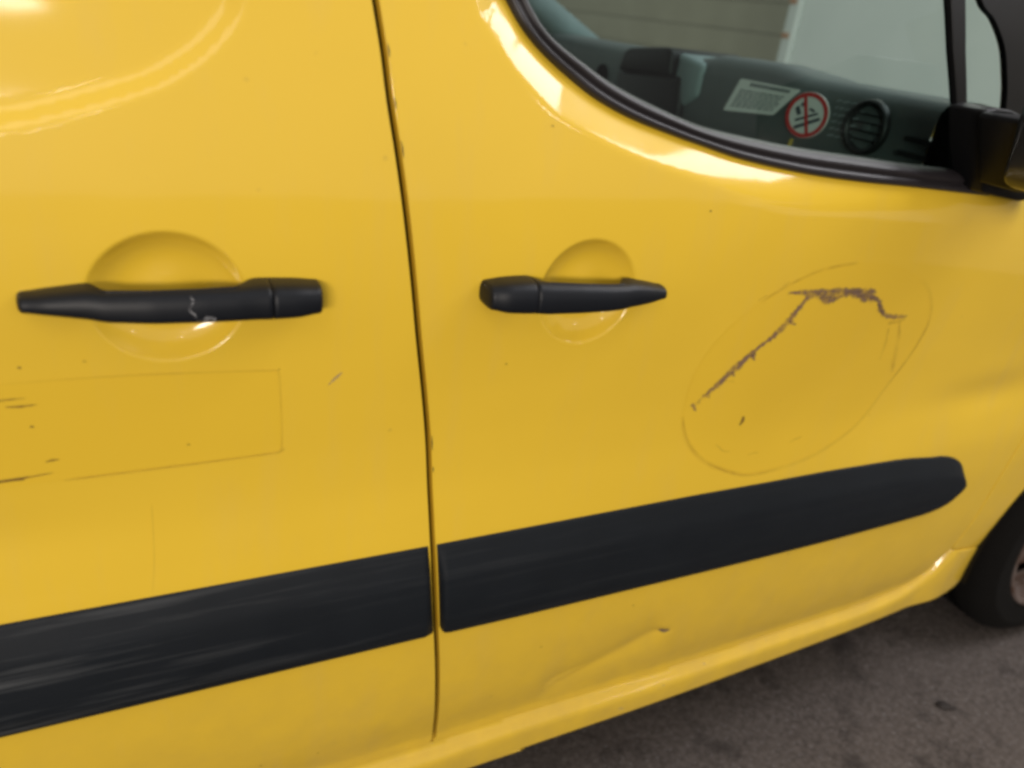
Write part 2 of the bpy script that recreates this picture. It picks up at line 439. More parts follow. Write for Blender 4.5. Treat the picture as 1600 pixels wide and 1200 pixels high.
# dark rubber and structure seen through the gap
for nm, poly, S, m, dep in (('gap_seal', [(gap_x(z)-.018, z) for z in gapz[::3]]+[(gap_x(z)+.018, z) for z in gapz[::3]][::-1], lambda X, Z: base(X, Z)+.017, M_rub, .01),):
    P(panel(nm, poly, S, m, None, .02, (), True, .03, dep))
# ragged rubber lip showing at places along the front edge of the gap
for k, (z0, z1) in enumerate([(1.218,1.207),(1.174,1.164),(1.137,1.122),(.815,.795),(.772,.764)]):
    o = ribbon('edge_chip', [(gap_x(z0)+.0041, z0), (gap_x((z0+z1)/2)+.0044, (z0+z1)/2), (gap_x(z1)+.0041, z1)], [.0004, .0014, .0005], S_front, M_chip, None, .0004, 5, .0004)
    sub(o, DOOR_F)

# sill
SILLB = smooth_line([(-.75,.183),(.382,.185),(.4647,.1920),(.7118,.2012),(.9985,.2160),(1.2595,.2270),(1.42,.2370),(1.49,.2450),(1.522,.260),(1.5335,.2939),(1.524,.3560)], 5)
def S_sill(X, Z):
    X = np.asarray(X, float); Z = np.asarray(Z, float)
    d = seg_dist(X, Z, np.vstack([SILLT, [[1.44, .44]]]))
    ref = .020 + .03*np.clip(X-.7, 0, None)**2
    lip = .019*np.exp(-(d/.0120)**2)
    lower = .10*softplus(d-.046, .014)
    front = -.012*sstep((X-1.36)/.10)
    return ref + lip + lower + front
poly = [tuple(q) for q in SILLT] + [(1.432, .372), (1.524, .3560)] + [tuple(q) for q in SILLB[::-1]]
SILL = P(panel('sill', poly, S_sill, M_yel, None, .007, (), True, .010, .03))

# front wing and wheel arch
WC = (1.88, .31)
arcp = [(WC[0]+.355*math.cos(a), WC[1]+.355*math.sin(a)) for a in np.linspace(R(172), R(0), 40)]
poly = [(q[0]+.0030, q[1]) for q in DEDGE[::-1]] + [(1.4295, .378), (1.522, .3605)] + arcp + [(2.4, .31), (2.4, .95), (1.9, 1.04)]
WING = P(panel('front_wing', poly, base, M_yel, None, .014))
def arch_liner():
    rings = []
    for y in (.016, .05, .30):
        rings.append([(WC[0]+.358*math.cos(a), y+.03*(1.5-.7)**2*.5, WC[1]+.358*math.sin(a)) for a in np.linspace(R(188), R(-20), 40)])
    o = loft('arch_liner', rings, M_black, None, False, False); P(o)
    bm = bmesh.new(); bmesh.ops.create_cone(bm, cap_ends=True, segments=40, radius1=.36, radius2=.36, depth=.02, matrix=Matrix.Translation((WC[0], .33, WC[1])) @ Matrix.Rotation(R(90), 4, 'X'))
    P(from_bm('arch_wall', bm, M_dark))
arch_liner()

# wheel: tyre, rim with slotted disc
def lathe(name, prof, seg, m, parent):
    rings = [[(r_*math.cos(a), y, r_*math.sin(a)) for (r_, y) in prof] for a in np.linspace(0, 2*math.pi, seg, endpoint=False)]
    k = len(prof); bm = bmesh.new(); vs = [[bm.verts.new(q) for q in g] for g in rings]
    for i in range(seg):
        for j in range(k-1): bm.faces.new((vs[i][j], vs[i][j+1], vs[(i+1) % seg][j+1], vs[(i+1) % seg][j]))
    return from_bm(name, bm, m, parent, True)
def wheel():
    wh = bpy.data.objects.new('front_wheel', None); C.objects.link(wh); P(wh)
    wh.parent = VAN; wh.matrix_parent_inverse = Matrix.Identity(4); wh.location = Vector((WC[0]+.035, .030, .308))-VAN.location
    M_tyre = plastic('tyre_rubber', (.005, .0046, .0042), .95, 0, .6); M_tyre.node_tree.nodes['Principled BSDF'].inputs['Specular IOR Level'].default_value = .12
    t = [(.205, .02), (.212, .004), (.228, .000), (.255, .001), (.262, -.0015), (.268, .001), (.285, .010), (.298, .022), (.306, .036), (.308, .06), (.308, .085), (.302, .088), (.302, .094), (.308, .097), (.308, .13), (.304, .17), (.28, .20), (.21, .19)]
    lathe('tyre', t, 72, M_tyre, wh)
    M_rim = plastic('rusty_steel', (.09, .07, .06), .6, 0, .5); n = N(M_rim); v = n.coord()
    n.link(n.mix(n.ramp(n.noise(v, 22, 6, .65), [(.42, G3(0)), (.60, G3(1))]), (.115, .09, .08), (.06, .032, .022)), n.b.inputs['Base Color'])
    rim = lathe('rim', [(.205, .024), (.212, .006), (.208, .000), (.200, .004), (.192, .018), (.184, .050), (.176, .056)], 72, M_rim, wh)
    bm = bmesh.new(); NS = 10; ro, ri = .178, .130; hub = .05; seg = 80
    # slotted disc: ten openings near its edge
    def ring(r_, y): return [bm.verts.new((r_*math.cos(2*math.pi*i/seg), y, r_*math.sin(2*math.pi*i/seg))) for i in range(seg)]
    A, B_, C_, D_, E_ = ring(ro, .056), ring(.166, .046), ring(ri, .030), ring(.085, .018), ring(hub, .022)
    for i in range(seg):
        j = (i+1) % seg
        bm.faces.new((A[i], A[j], B_[j], B_[i]))
        if i % 8 > 3: bm.faces.new((B_[i], B_[j], C_[j], C_[i]))
        bm.faces.new((C_[i], C_[j], D_[j], D_[i])); bm.faces.new((D_[i], D_[j], E_[j], E_[i]))
    bm.faces.new(E_)
    o = from_bm('wheel_disc', bm, M_rim, wh, False)
    so = o.modifiers.new('thick', 'SOLIDIFY'); so.thickness = .004
    bm = bmesh.new(); bmesh.ops.create_cone(bm, cap_ends=True, segments=32, radius1=.19, radius2=.19, depth=.01, matrix=Matrix.Translation((0, .11, 0)) @ Matrix.Rotation(R(90), 4, 'X'))
    from_bm('brake_drum', bm, M_black, wh)
wheel()

# coarse rest of the body: what closes the van off from light and carries the windows
P(box('underbody', (-.6, .10, .20), (2.35, 1.60, .23), M_dark))
P(box('inner_sill', (-.6, .105, .215), (1.42, .13, .27), M_dark))
P(box('cargo_bulkhead', (.20, .10, .23), (.24, 1.58, 1.84), M_dash2))
def slab(name, pts, th, m):                  # a plate through points (closed outline), thickened by th along its normal
    p = [Vector(q) for q in pts]; nrm = (p[1]-p[0]).cross(p[2]-p[0]).normalized()*th
    bm = bmesh.new(); a = [bm.verts.new(q) for q in p]; b = [bm.verts.new(q+nrm) for q in p]; k = len(p)
    bm.faces.new(a); bm.faces.new(b[::-1])
    for i in range(k): bm.faces.new((a[i], b[i], b[(i+1) % k], a[(i+1) % k]))
    return P(from_bm(name, bm, m))
slab('roof', [(-.6,.25,1.84),(.95,.25,1.84),(.95,1.45,1.84),(-.6,1.45,1.84)], .03, M_yel)
slab('far_side', [(-.6,1.62,.25),(1.5,1.62,.25),(1.5,1.60,1.10),(-.6,1.60,1.10)], .03, M_yel)
slab('bonnet', [(1.52,.10,1.08),(1.52,1.58,1.08),(2.30,1.50,.95),(2.30,.18,.95)], -.02, M_yel)
def far_pillar():
    pts = [(.93,1.50,1.44),(1.12,1.53,1.29),(1.37,1.55,1.165),(1.50,1.57,1.09)]
    rings = []
    for (x, y, z) in pts: rings.append([(x-.085, y-.01, z-.055), (x-.05, y-.035, z-.012), (x-.004, y-.03, z+.006), (x+.012, y+.02, z+.012), (x-.05, y+.03, z-.03)])
    return P(loft('far_pillar', rings, M_trim, None))
far_pillar()
slab('far_door_trim', [(.2,1.56,.4),(1.45,1.56,.4),(1.45,1.54,1.085),(.2,1.54,1.10)], .02, M_dash2)



# door handles
def handle(door, st, flip_cap, slit_x, name='door_handle'):
    """st: stations (x, z_top, z_bottom, y_front, y_back); rounded-bar sections lofted along X"""
    def ring(x, zt, zb, yf, yb, n=4.6, K=32):
        zc, yc, hz, hy = (zt+zb)/2, (yf+yb)/2, (zt-zb)/2, (yb-yf)/2
        out = []
        for k in range(K):
            a = 2*math.pi*k/K; c, s = math.cos(a), math.sin(a)
            zz = zc+hz*math.copysign(abs(c)**(2/n), c); yy = yc+hy*math.copysign(abs(s)**(2/n), s)
            yy += max(0, (zz-zc)/hz)**2*.006*(1 if yy < yc else 0)        # the top of the bar leans back
            out.append((x, yy, zz))
        return out
    def dense(lo, hi):
        xs = [s[0] for s in st]; A = np.array(st); k = max(6, int((hi-lo)/.0035))
        xx = np.linspace(lo, hi, k)
        cols = [np.interp(xx, xs, A[:, j]) for j in range(1, 5)]
        cols = [np.convolve(np.pad(c, 1, mode='edge'), [.25, .5, .25], 'valid') for c in cols]
        return [(x, *q) for x, q in zip(xx, zip(*cols))]
    def endcap(s, sgn, L=.0065):
        out = []
        for t in (.25, .5, .75, .92, 1.0):
            f = max(0, 1-t**2.6)**(1/2.6); x, zt, zb, yf, yb = s
            zc = (zt+zb)/2
            out.append((x+sgn*L*t, zc+(zt-zc)*max(f, .18), zc+(zb-zc)*max(f, .18), yb+(yf-yb)*max(f, .25), yb))
        return out
    lo, hi = st[0][0], st[-1][0]
    if flip_cap: parts = [('lock_cap', lo, slit_x-.0006), (name, slit_x+.0006, hi)]
    else: parts = [(name, lo, slit_x-.0006), ('lock_cap', slit_x+.0006, hi)]
    for nm, a, b in parts:
        d = dense(a, b); rs = []
        if a == lo: rs += [ring(*q) for q in endcap(d[0], -1)[::-1]]
        rs += [ring(*q) for q in d]
        if b == hi: rs += [ring(*q) for q in endcap(d[-1], 1)]
        sub(loft(nm, rs, M_handle, None), door)
    x0 = slit_x; A = np.array(st); q = [np.interp(x0, A[:, 0], A[:, j]) for j in range(1, 5)]
    sub(loft('handle_core', [ring(x0-.003, q[0]-.0015, q[1]+.0015, q[2]+.0015, q[3]), ring(x0+.003, q[0]-.0015, q[1]+.0015, q[2]+.0015, q[3])], M_rub, None), door)
handle(DOOR_R, [(-.0940,1.0070,.9930,-.019,.006),(-.080,1.0092,.9920,-.024,.006),(-.050,1.0128,.9885,-.030,.006),(-.045,1.0128,.9878,-.031,.004),(-.037,1.0112,.9868,-.033,-.012),
    (0,1.0118,.9850,-.037,-.018),(.040,1.0120,.9842,-.038,-.018),(.070,1.0118,.9835,-.037,-.014),(.078,1.0125,.9825,-.036,-.002),(.085,1.0130,.982,-.0355,.006),(.098,1.0128,.9815,-.0355,.006),(.122,1.0118,.9815,-.034,.006),(.1400,1.0095,.9835,-.030,.006)], False, .0985)
handle(DOOR_F, [(.3185,1.0030,.9775,-.030,.006),(.332,1.0055,.9745,-.035,.006),(.352,1.0066,.9730,-.036,.006),(.3650,1.0064,.9724,-.036,.006),(.371,1.0058,.9723,-.036,-.002),(.379,1.0045,.9722,-.037,-.014),
    (.420,1.0025,.9720,-.038,-.018),(.455,1.0002,.9718,-.037,-.018),(.476,.9985,.9718,-.034,-.014),(.4835,.9990,.9720,-.032,-.002),(.490,.9990,.9722,-.031,.006),(.4976,.9982,.9727,-.030,.006),(.518,.9945,.9742,-.026,.006),(.5370,.9900,.9770,-.021,.006)], True, .3655)
# pale scuffs on the rear handle
bm = bmesh.new()
for pts, wd in (([(.0300,-.0386,1.0105),(.0325,-.0386,1.006),(.0295,-.0388,1.002),(.0285,-.0388,.998),(.0325,-.0388,.994),(.0335,-.0386,.9905)], .0013), ([(.034,-.0388,.9895),(.041,-.0389,.9905),(.049,-.0386,.9885)], .0035)):
    for i in range(len(pts)-1):
        a, b = Vector(pts[i]), Vector(pts[i+1]); d = (b-a).normalized(); s = Vector((d.z, 0, -d.x))*wd/2
        bm.faces.new([bm.verts.new(q) for q in (a-s, b-s, b+s, a+s)])
hs_ = sub(from_bm('handle_scuff', bm, M_scuff), DOOR_R)
at = hs_.data.attributes.new('thickness', 'FLOAT', 'POINT'); at.data.foreach_set('value', [1.0]*len(hs_.data.vertices))

# rubbing strips
def moulding(door, xs, zt, zb, left_end, right_end):
    rings = []
    for i, x in enumerate(xs):
        t, b = np.interp(x, *zt), np.interp(x, *zb); h = (t-b)/.148
        k = 1.0
        if right_end == 'round' and x > 1.200:
            q_ = (x-1.200)/(1.3187-1.200); t = .571+.0765*max(0, 1-q_**1.8)**(1/2.3); b = .571-.0537*max(0, 1-q_**3)**(1/2.2); h = (t-b)/.148; k = .25+.75*max(0, 1-q_**9)
        if right_end == 'gap': k = math.sqrt(max(.05, min(1, (xs[-1]+.001-x)/.010)))
        if left_end == 'gap': k = math.sqrt(max(.10, min(1, (x+.001-xs[0])/.006)))
        ring = []
        for z, y in ((b, .006), (b+.0004, -.004), (b+.003*h, -.0078), (b+.010*h, -.0118), (b+.030*h, -.0148), (b+.060*h, -.0155), (b+.092*h, -.0150), (b+.100*h, -.0142), (b+.105*h, -.0136), (b+.112*h, -.0118), (b+.130*h, -.0064), (t-.007*h, -.0030), (t-.0022*h, -.0012), (t, .006)):
            sh = 0
            if right_end == 'gap' and x > xs[-1]-.02: sh = (gap_x(z)-gap_x(.59))*(x-xs[-1]+.02)/.02
            if left_end == 'gap' and x < xs[0]+.02: sh = (gap_x(z)-gap_x(.59))*(xs[0]+.02-x)/.02
            xx = x+sh; ring.append((xx, float(base(xx, .60))+(y*k if y < 0 else y), z))
        rings.append(ring)
    return sub(loft('side_moulding', rings, M_mold, None, True, True, True), door)
g = gap_x(.59)
xs = list(np.arange(-.59, g-.035, .04)) + [g-.032, g-.024, g-.019, g-.0155, g-.0125, g-.0080, g-.0064]
moulding(DOOR_R, xs, ([-.6, .28], [.6665, .6640]), ([-.6, .28], [.5185, .5170]), None, 'gap')
x0 = g+.0046
xs = [x0, x0+.001, x0+.0025, x0+.005, x0+.009, x0+.02] + list(np.arange(.34, 1.18, .04)) + [1.20, 1.225, 1.245, 1.258, 1.270, 1.280, 1.289, 1.2965, 1.3025, 1.307, 1.3105, 1.3135, 1.3155, 1.317, 1.3179, 1.3184]
moulding(DOOR_F, xs, ([.28, .69, .9466, 1.10, 1.164, 1.20, 1.250], [.6640, .6662, .6640, .6585, .6535, .6475, .6315]),
         ([x0, x0+.003, x0+.012, .41, 1.0, 1.18, 1.25], [.524, .518, .5152, .5140, .5150, .5165, .5185]), 'gap', 'round')

# window rubber, glass, divider, corner pane
def S_glass(X, Z): return base(X, Z) + .026
def window_seal():
    prof_ = ((-.10, .007), (0, .0005), (.03, -.0035), (.14, -.0085), (.27, -.0105), (.36, -.0095), (.42, -.0072), (.46, -.0060), (.50, -.0074), (.58, -.0108), (.72, -.0118), (.86, -.0088), (.95, -.0030), (1.02, .004))
    V = []; Fc = []; n = len(SO)
    L = np.cumsum(np.r_[0, np.hypot(*np.diff(SO, axis=0).T)]); ss = np.linspace(0, L[-1], 170)
    a_ = np.stack([np.interp(ss, L, SO[:, k]) for k in (0, 1)], 1); b_ = np.stack([np.interp(ss, L, SI[:, k]) for k in (0, 1)], 1)
    ya = S_front(a_[:, 0], a_[:, 1]); yb = S_glass(b_[:, 0], b_[:, 1]); k = len(prof_)
    for a, b, y0, y1 in zip(a_, b_, ya, yb):
        for u_, d in prof_: V.append((a[0]+(b[0]-a[0])*u_, y0+(y1-y0)*min(max(u_, 0), 1)+d, a[1]+(b[1]-a[1])*u_))
    for i in range(len(ss)-1):
        for j in range(k-1): Fc.append((i*k+j, (i+1)*k+j, (i+1)*k+j+1, i*k+j+1))
    sub(raw('window_seal', V, Fc, M_seal, None, True), DOOR_F)
window_seal()
DL = [(.930,1.50),(.9713,1.3315),(.9874,1.2731),(1.0105,1.2084),(1.042,1.11)]; DR = [(.955,1.50),(.9985,1.3341),(1.0105,1.2748),(1.0287,1.2093),(1.058,1.11)]
poly = [tuple(q) for q in SI] + [(1.04, 1.123), (1.045, 1.13)] + DR[::-1][1:]
sub(panel('window_pane', [(q[0], q[1]-.002) for q in SI if q[0] < 1.03] + [(q[0]+.01, q[1]) for q in DL[::-1]], S_glass, M_glass, None, .05, (), False, .02), DOOR_F)
sub(panel('window_divider', DL + DR[::-1], lambda X, Z: base(X, Z)+.018, M_black, None, .01, (), True, .01, .012), DOOR_F)
QC = smooth_line([(.955,1.50),(1.006,1.40),(1.0383,1.3383),(1.0695,1.3184),(1.097,1.2894),(1.1104,1.2583),(1.1213,1.2137),(1.130,1.10)], 5)
sub(panel('quarter_pane', DR + [tuple(q) for q in QC[::-1]], S_glass, M_glass, None, .05, (), False, .02), DOOR_F)
P(panel('windscreen_pillar', [tuple(q) for q in QC] + [(1.42, 1.06), (1.40, 1.15), (1.15, 1.50)], lambda X, Z: base(X, Z)+.022, M_black, None, .02, (), True, .012, .01))

# door mirror: corner foot, arm and shell
def prism(name, poly, y0, y1, m, bev=.004, grow=1.0, seg=3):
    bm = bmesh.new(); c = np.mean(poly, 0)
    a = [bm.verts.new((q[0], y0, q[1])) for q in poly]
    b = [bm.verts.new((c[0]+(q[0]-c[0])*grow, y1, c[1]+(q[1]-c[1])*grow)) for q in poly]; k = len(poly)
    bm.faces.new(a); bm.faces.new(b[::-1])
    for i in range(k): bm.faces.new((a[i], b[i], b[(i+1) % k], a[(i+1) % k]))
    if bev: bmesh.ops.bevel(bm, geom=bm.edges[:], offset=bev, segments=seg, affect='EDGES', profile=.5)
    return from_bm(name, bm, m, None, True)
def auto_smooth(o, ang=40):
    me = o.data; bm = bmesh.new(); bm.from_mesh(me)
    for e in bm.edges:
        if len(e.link_faces) == 2 and e.calc_face_angle(0) > R(ang): e.smooth = False
    bm.to_mesh(me); bm.free(); return o
M_gloss = mat('black_gloss_plastic', (.010, .010, .011), .30, coat=.3)
sub(auto_smooth(prism('mirror_foot', [(1.047,1.104),(.991,1.209),(1.015,1.2135),(1.045,1.2125),(1.099,1.201),(1.17,1.18),(1.19,1.097),(1.134,1.093)], .050, -.008, M_black, .005)), DOOR_F)
sub(auto_smooth(prism('mirror_arm', [(1.034,1.118),(.985,1.204),(.992,1.2085),(1.10,1.207),(1.13,1.117)], -.002, -.064, M_black, .005)), DOOR_F)
sub(auto_smooth(prism('mirror_shell', [(.982,1.147),(.988,1.132),(1.004,1.125),(1.12,1.112),(1.18,1.13),(1.18,1.33),(.985,1.33),(.979,1.21)], -.062, -.30, M_gloss, .010, 1.0, 4)), DOOR_F)
sub(ribbon('mirror_scrape', [(.9590,1.1700),(.9620,1.1665),(.9610,1.1625)], [.002,.004,.0015], lambda X, Z: np.asarray(X)*0-.0775, mat('copper_scrape', (.45, .17, .08), .5), None, .0003), DOOR_F) if False else None

# marks on the doors
STK = smooth_line([(.6291,.7977),(.6472,.7572),(.683,.72),(.7399,.692),(.7844,.6819),(.8589,.6874),(.9184,.7025),(.9837,.7406),(1.0228,.8056),(1.0474,.86),(1.0541,.9106),(1.030,.955),(.985,.985),(.935,1.0005),(.8961,1.0050),(.8485,1.0060),(.7806,.9946),(.705,.958),(.655,.912),(.6300,.8593),(.6291,.7977)], 5)
sub(panel('round_sticker_trace', [tuple(q) for q in STK[:-1]], lambda X, Z: S_front(X, Z)-.00035, M_unf, None, .012, (), False, .008), DOOR_F)
def lines(items, S, door, name, m, lift=.0007, jit=0., n=6):
    for pts, wd in items: sub(ribbon(name, pts, wd, S, m, None, lift, n, jit), door)
lines([(STK[0:60], .010)], S_front, DOOR_F, 'sticker_edge', M_edge, n=1)
lines([(STK[:24], .0050), (STK[74:86], .0060), (STK[40:52], .0045)], S_front, DOOR_F, 'sticker_edge', M_edge2, .0009, n=1)
TORN = [(.6464,.8125),(.6792,.8456),(.7188,.8856),(.7538,.9155),(.7743,.9447),(.7823,.9571),(.7929,.9631),(.8298,.9613),(.865,.9634),(.9024,.9578),(.9267,.9478),(.9382,.9325),(.9612,.9231),(1.0007,.9206)]
lines([(TORN, [.009,.012,.014,.009,.015,.011,.009,.014,.009,.013,.014,.011,.008,.011,.010,.011,.006]), ([(.746,.9690),(.78,.9690),(.827,.9679),(.8987,.9655),(.915,.960)], [.004,.009,.010,.011,.009,.004]),
       ([(.805,.9600),(.828,.9545),(.850,.9600)], [.005,.012,.012,.004]), ([(.876,.9600),(.900,.9530),(.922,.9530)], [.005,.012,.012,.004]), ([(.7188,.884),(.727,.872)], [.013,.003]), ([(.765,.930),(.780,.922)], [.011,.003]),
       ([(.692,.858),(.70,.851)], [.011,.003]), ([(.660,.828),(.668,.820)], [.011,.003]), ([(.640,.815),(.650,.801)], [.009,.003]), ([(.925,.945),(.938,.935),(.945,.925)], [.004,.010,.004])], S_front, DOOR_F, 'torn_glue_line', M_torn, .0010, .0009, 12)
lines([([(.962,.912),(.985,.914),(.998,.917)], .008), ([(.9856,.9154),(.998,.89),(1.0042,.8741),(1.010,.85),(1.0194,.8232)], [.006,.010,.014,.007]), ([(.968,.905),(.975,.88),(.978,.85)], .006), ([(.70,.744),(.716,.731),(.73,.727)], .003), ([(.765,.718),(.785,.718)], .004), ([(.842,.727),(.866,.733)], .005), ([(.683,.845),(.703,.842)], .004),
       ([(.735,.979),(.745,.985)], .004), ([(.700,.960),(.712,.968)], .003)], S_front, DOOR_F, 'glue_smear', M_edge2, .0010, .0006)
lines([([(.7382,.7835),(.7395,.776),(.736,.768)], [.005,.0085,.004])], S_front, DOOR_F, 'glue_spot', M_scr)
lines([([(.694,.390),(.704,.386),(.712,.389)], [.006,.012,.005])], S_front, DOOR_F, 'dent_scratch', mark_material('dent_chip', (.14, .10, .09), .2, .5, (60, 60, 60), .9), .0008)
# old rectangular sticker on the sliding door, with brown rub marks
RECT = [(-.45,.9240),(-.1236,.9235),(-.0254,.9225),(.096,.9162),(.1065,.913),(.1086,.8698),(.1087,.823),(.100,.8178),(-.0016,.8165),(-.0896,.8163),(-.45,.8120)]
sub(panel('rectangular_sticker_trace', RECT, lambda X, Z: S_rear(X, Z)-.0003, M_unf, None, .02, (), False, .01), DOOR_R)
lines([(RECT[1:8], .0032), (RECT[6:10], .0048)], S_rear, DOOR_R, 'sticker_edge', M_edge, n=5)
lines([(RECT[7:10], .0026)], S_rear, DOOR_R, 'sticker_edge', M_edge2, .0009, n=5)
lines([([(-.150,.9070),(-.124,.9075),(-.1066,.9080)], [.001,.003,.001]), ([(-.124,.9005),(-.112,.9000),(-.0990,.9005)], [.001,.0035,.001]), ([(-.102,.8390),(-.096,.8400),(-.0900,.8402)], [.001,.004,.001]), ([(-.150,.8235),(-.125,.8240),(-.0960,.8262)], [.002,.0032,.001]), ([(-.155,.8215),(-.135,.8225),(-.12,.8225)], .0025)], S_rear, DOOR_R, 'brown_scratch', M_scr)
lines([([(-.0182,.7750),(-.0213,.7115),(-.0269,.6680)], .0022)], S_rear, DOOR_R, 'hairline_scratch', M_edge)
lines([([(.155,.893),(.1635,.9015),(.170,.908)], [.001,.005,.001])], S_rear, DOOR_R, 'glue_smear', mark_material('grey_rub', (.33,.28,.20), .4, .6, (120,120,120), .6))
for S, door, pts in ((S_front, DOOR_F, [(.3816,1.157),(.5955,1.0743),(.62,.47),(.92,.50),(.47,.43),(.355,.90)]), (S_rear, DOOR_R, [(-.0583,.9393),(-.1075,.9375),(-.1066,.8778),(.075,.33),(.150,.32),(.02,.84)])):
    for x, z in pts:
        o = ribbon('paint_speck', [(x-.0016, z), (x, z+.0004), (x+.0018, z-.0004)], [.0012, .0032, .001], S, M_scr, None, .0006); sub(o, door)
# stone chips along the sill
for x, z in [(.735,.236),(.742,.240),(.83,.255),(.66,.215),(.98,.262),(1.47,.349)]:
    sub(ribbon('sill_chip', [(x-.006, z), (x, z+.002), (x+.006, z-.001)], [.001, .005, .001], S_sill, M_scuff, None, .0006), SILL)

# dashboard behind the glass
def dashboard():
    pf = [(1.30,.55),(1.24,.80),(1.17,.98),(1.118,1.07),(1.112,1.10),(1.1125,1.17),(1.117,1.188),(1.128,1.200),(1.150,1.206),(1.20,1.207),(1.30,1.196),(1.75,1.09)]
    rings = []
    for y in np.linspace(.15, 1.50, 46):
        hump = .013*float(sstep((y-.44)/.10)*sstep((.80-y)/.10)); cave = .006*math.exp(-((y-.83)/.05)**2)
        rings.append([(x+cave, y, z+hump*(1 if z > 1.15 else 0)*min(1, (z-1.15)/.05 if z > 1.15 else 0)) for x, z in pf])
    o = loft('dashboard', rings, M_dash, None, False, False); P(o); return o
DASH = dashboard()
P(box('pillar_inner_trim', (1.135, .058, .60), (1.60, .165, 1.198), M_dash2))
sub(auto_smooth(box('dash_end', (1.117, .135, .60), (1.70, .152, 1.10), M_dash2)), DASH)
def yz_poly(name, pts, x0, x1, m, parent, bev=0.):
    bm = bmesh.new(); a = [bm.verts.new((x0, q[0], q[1])) for q in pts]; b = [bm.verts.new((x1, q[0], q[1])) for q in pts]; k = len(pts)
    bm.faces.new(a); bm.faces.new(b[::-1])
    for i in range(k): bm.faces.new((a[i], b[i], b[(i+1) % k], a[(i+1) % k]))
    if bev: bmesh.ops.bevel(bm, geom=bm.edges[:], offset=bev, segments=3, affect='EDGES', profile=.5)
    return sub(auto_smooth(from_bm(name, bm, m, None, True)), parent)
yz_poly('display_hood', [(1.045,1.150),(1.030,1.196),(1.010,1.205),(.860,1.219),(.838,1.214),(.828,1.16)], 1.09, 1.30, M_black, DASH, .008)
yz_poly('centre_console', [(1.06,.80),(1.06,1.150),(.80,1.165),(.785,1.10),(.80,.80)], 1.098, 1.25, M_black, DASH, .012)
yz_poly('console_flank', [(.822,1.165),(.836,1.212),(.735,1.197),(.735,1.13),(.79,1.10)], 1.105, 1.30, M_trim, DASH, .012)
yz_poly('instrument_hood', [(1.235,1.152),(1.222,1.180),(1.195,1.190),(1.165,1.178),(1.150,1.150)], 1.12, 1.35, M_dash2, DASH, .010)
yz_poly('driver_vent', [(1.150+.028*math.cos(a), 1.125+.030*math.sin(a)) for a in np.linspace(0, 2*math.pi, 20, endpoint=False)], 1.105, 1.13, M_rub, DASH, .004)
M_paper = mat('white_label', (.78, .78, .76), .6); M_red = mat('red_print', (.62, .03, .03), .55); M_ink = mat('dark_print', (.05, .06, .08), .6)
SHEET = [(.6105,1.1837),(.4415,1.1983),(.4959,1.1306),(.6431,1.1176)]
SHEET = [(y, min(z, 1.183)) for y, z in SHEET]
def quad(u, v): 
    tl, tr, br, bl = (np.array(q) for q in SHEET); return tuple((tl*(1-u)+tr*u)*(1-v)+(bl*(1-u)+br*u)*v)
SH = yz_poly('warning_sheet', [quad(u, v) for u, v in ((.02,0),(.98,0),(1,.04),(1,.96),(.98,1),(.02,1),(0,.96),(0,.04))], 1.1085, 1.1095, M_paper, DASH)
bm = bmesh.new()
rl = random.Random(2)
def flat(bm, a, b, x=1.1078): # a printed stroke on the sheet between two u,v corners
    q = [quad(a[0], a[1]), quad(b[0], a[1]), quad(b[0], b[1]), quad(a[0], b[1])]; bm.faces.new([bm.verts.new((x, *p)) for p in q])
for k in range(7):
    u = .10
    while u < .88:
        du = rl.uniform(.04, .11); flat(bm, (u, .30+k*.085), (min(u+du, .92), .335+k*.085)); u += du+.02
for u in np.arange(.22, .86, .045): flat(bm, (u, .06), (u+.03, .17))
sub(from_bm('text_or_glint_strokes', bm, M_ink), DASH)
def ell(c, a, b, k, t0=0, t1=2*math.pi): return [(c[0]+a[0]*math.cos(t)+b[0]*math.sin(t), c[1]+a[1]*math.cos(t)+b[1]*math.sin(t)) for t in np.linspace(t0, t1, k, endpoint=False)]
RC, RA, RB = (.410, 1.1440), (.0495, -.0150), (.0165, .0370)
yz_poly('ban_sign', ell(RC, RA, RB, 40), 1.1070, 1.1090, M_paper, DASH)
bm = bmesh.new()
o_, i_ = [[bm.verts.new((1.1062, *q)) for q in ell(RC, tuple(k*x for x in RA), tuple(k*x for x in RB), 40)] for k in (.98, .80)]
for i in range(40): bm.faces.new((o_[i], o_[(i+1) % 40], i_[(i+1) % 40], i_[i]))
bar = [(-.10,.84),(.06,.84),(.10,-.84),(-.06,-.84)]
mp = lambda p, q: (RC[0]+RA[0]*p+RB[0]*q, RC[1]+RA[1]*p+RB[1]*q)
bm.faces.new([bm.verts.new((1.1060, *mp(p, q))) for p, q in bar])
sub(from_bm('red_ring', bm, M_red), DASH)
bm = bmesh.new()                                             # pictogram: dark seat base, back and figure
for pl in ([(.62,-.36),(-.60,-.20),(-.62,-.34),(.60,-.52)], [(.55,-.06),(-.52,.02),(-.54,-.08),(.53,-.18)], [(.50,.42),(.30,.50),(.22,.10),(.42,.06)], [(.22,.56),(.06,.60),(.04,.44),(.20,.40)], [(-.20,.30),(-.42,.12),(-.36,.04),(-.14,.20)]):
    bm.faces.new([bm.verts.new((1.1066, *mp(p, q))) for p, q in pl])
sub(from_bm('pictogram', bm, M_ink), DASH)
bm = bmesh.new()  # pale strokes painted on the dash for lamp glints in the glass
M_pale = mat('pale_glint', (.24, .27, .28), .6)
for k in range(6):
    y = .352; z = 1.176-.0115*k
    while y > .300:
        d = rl.uniform(.006, .016); bm.faces.new([bm.verts.new((1.1095, *p)) for p in ((y, z), (y-d, z+.0025), (y-d, z+.0050), (y, z+.0025))]); y -= d+.003
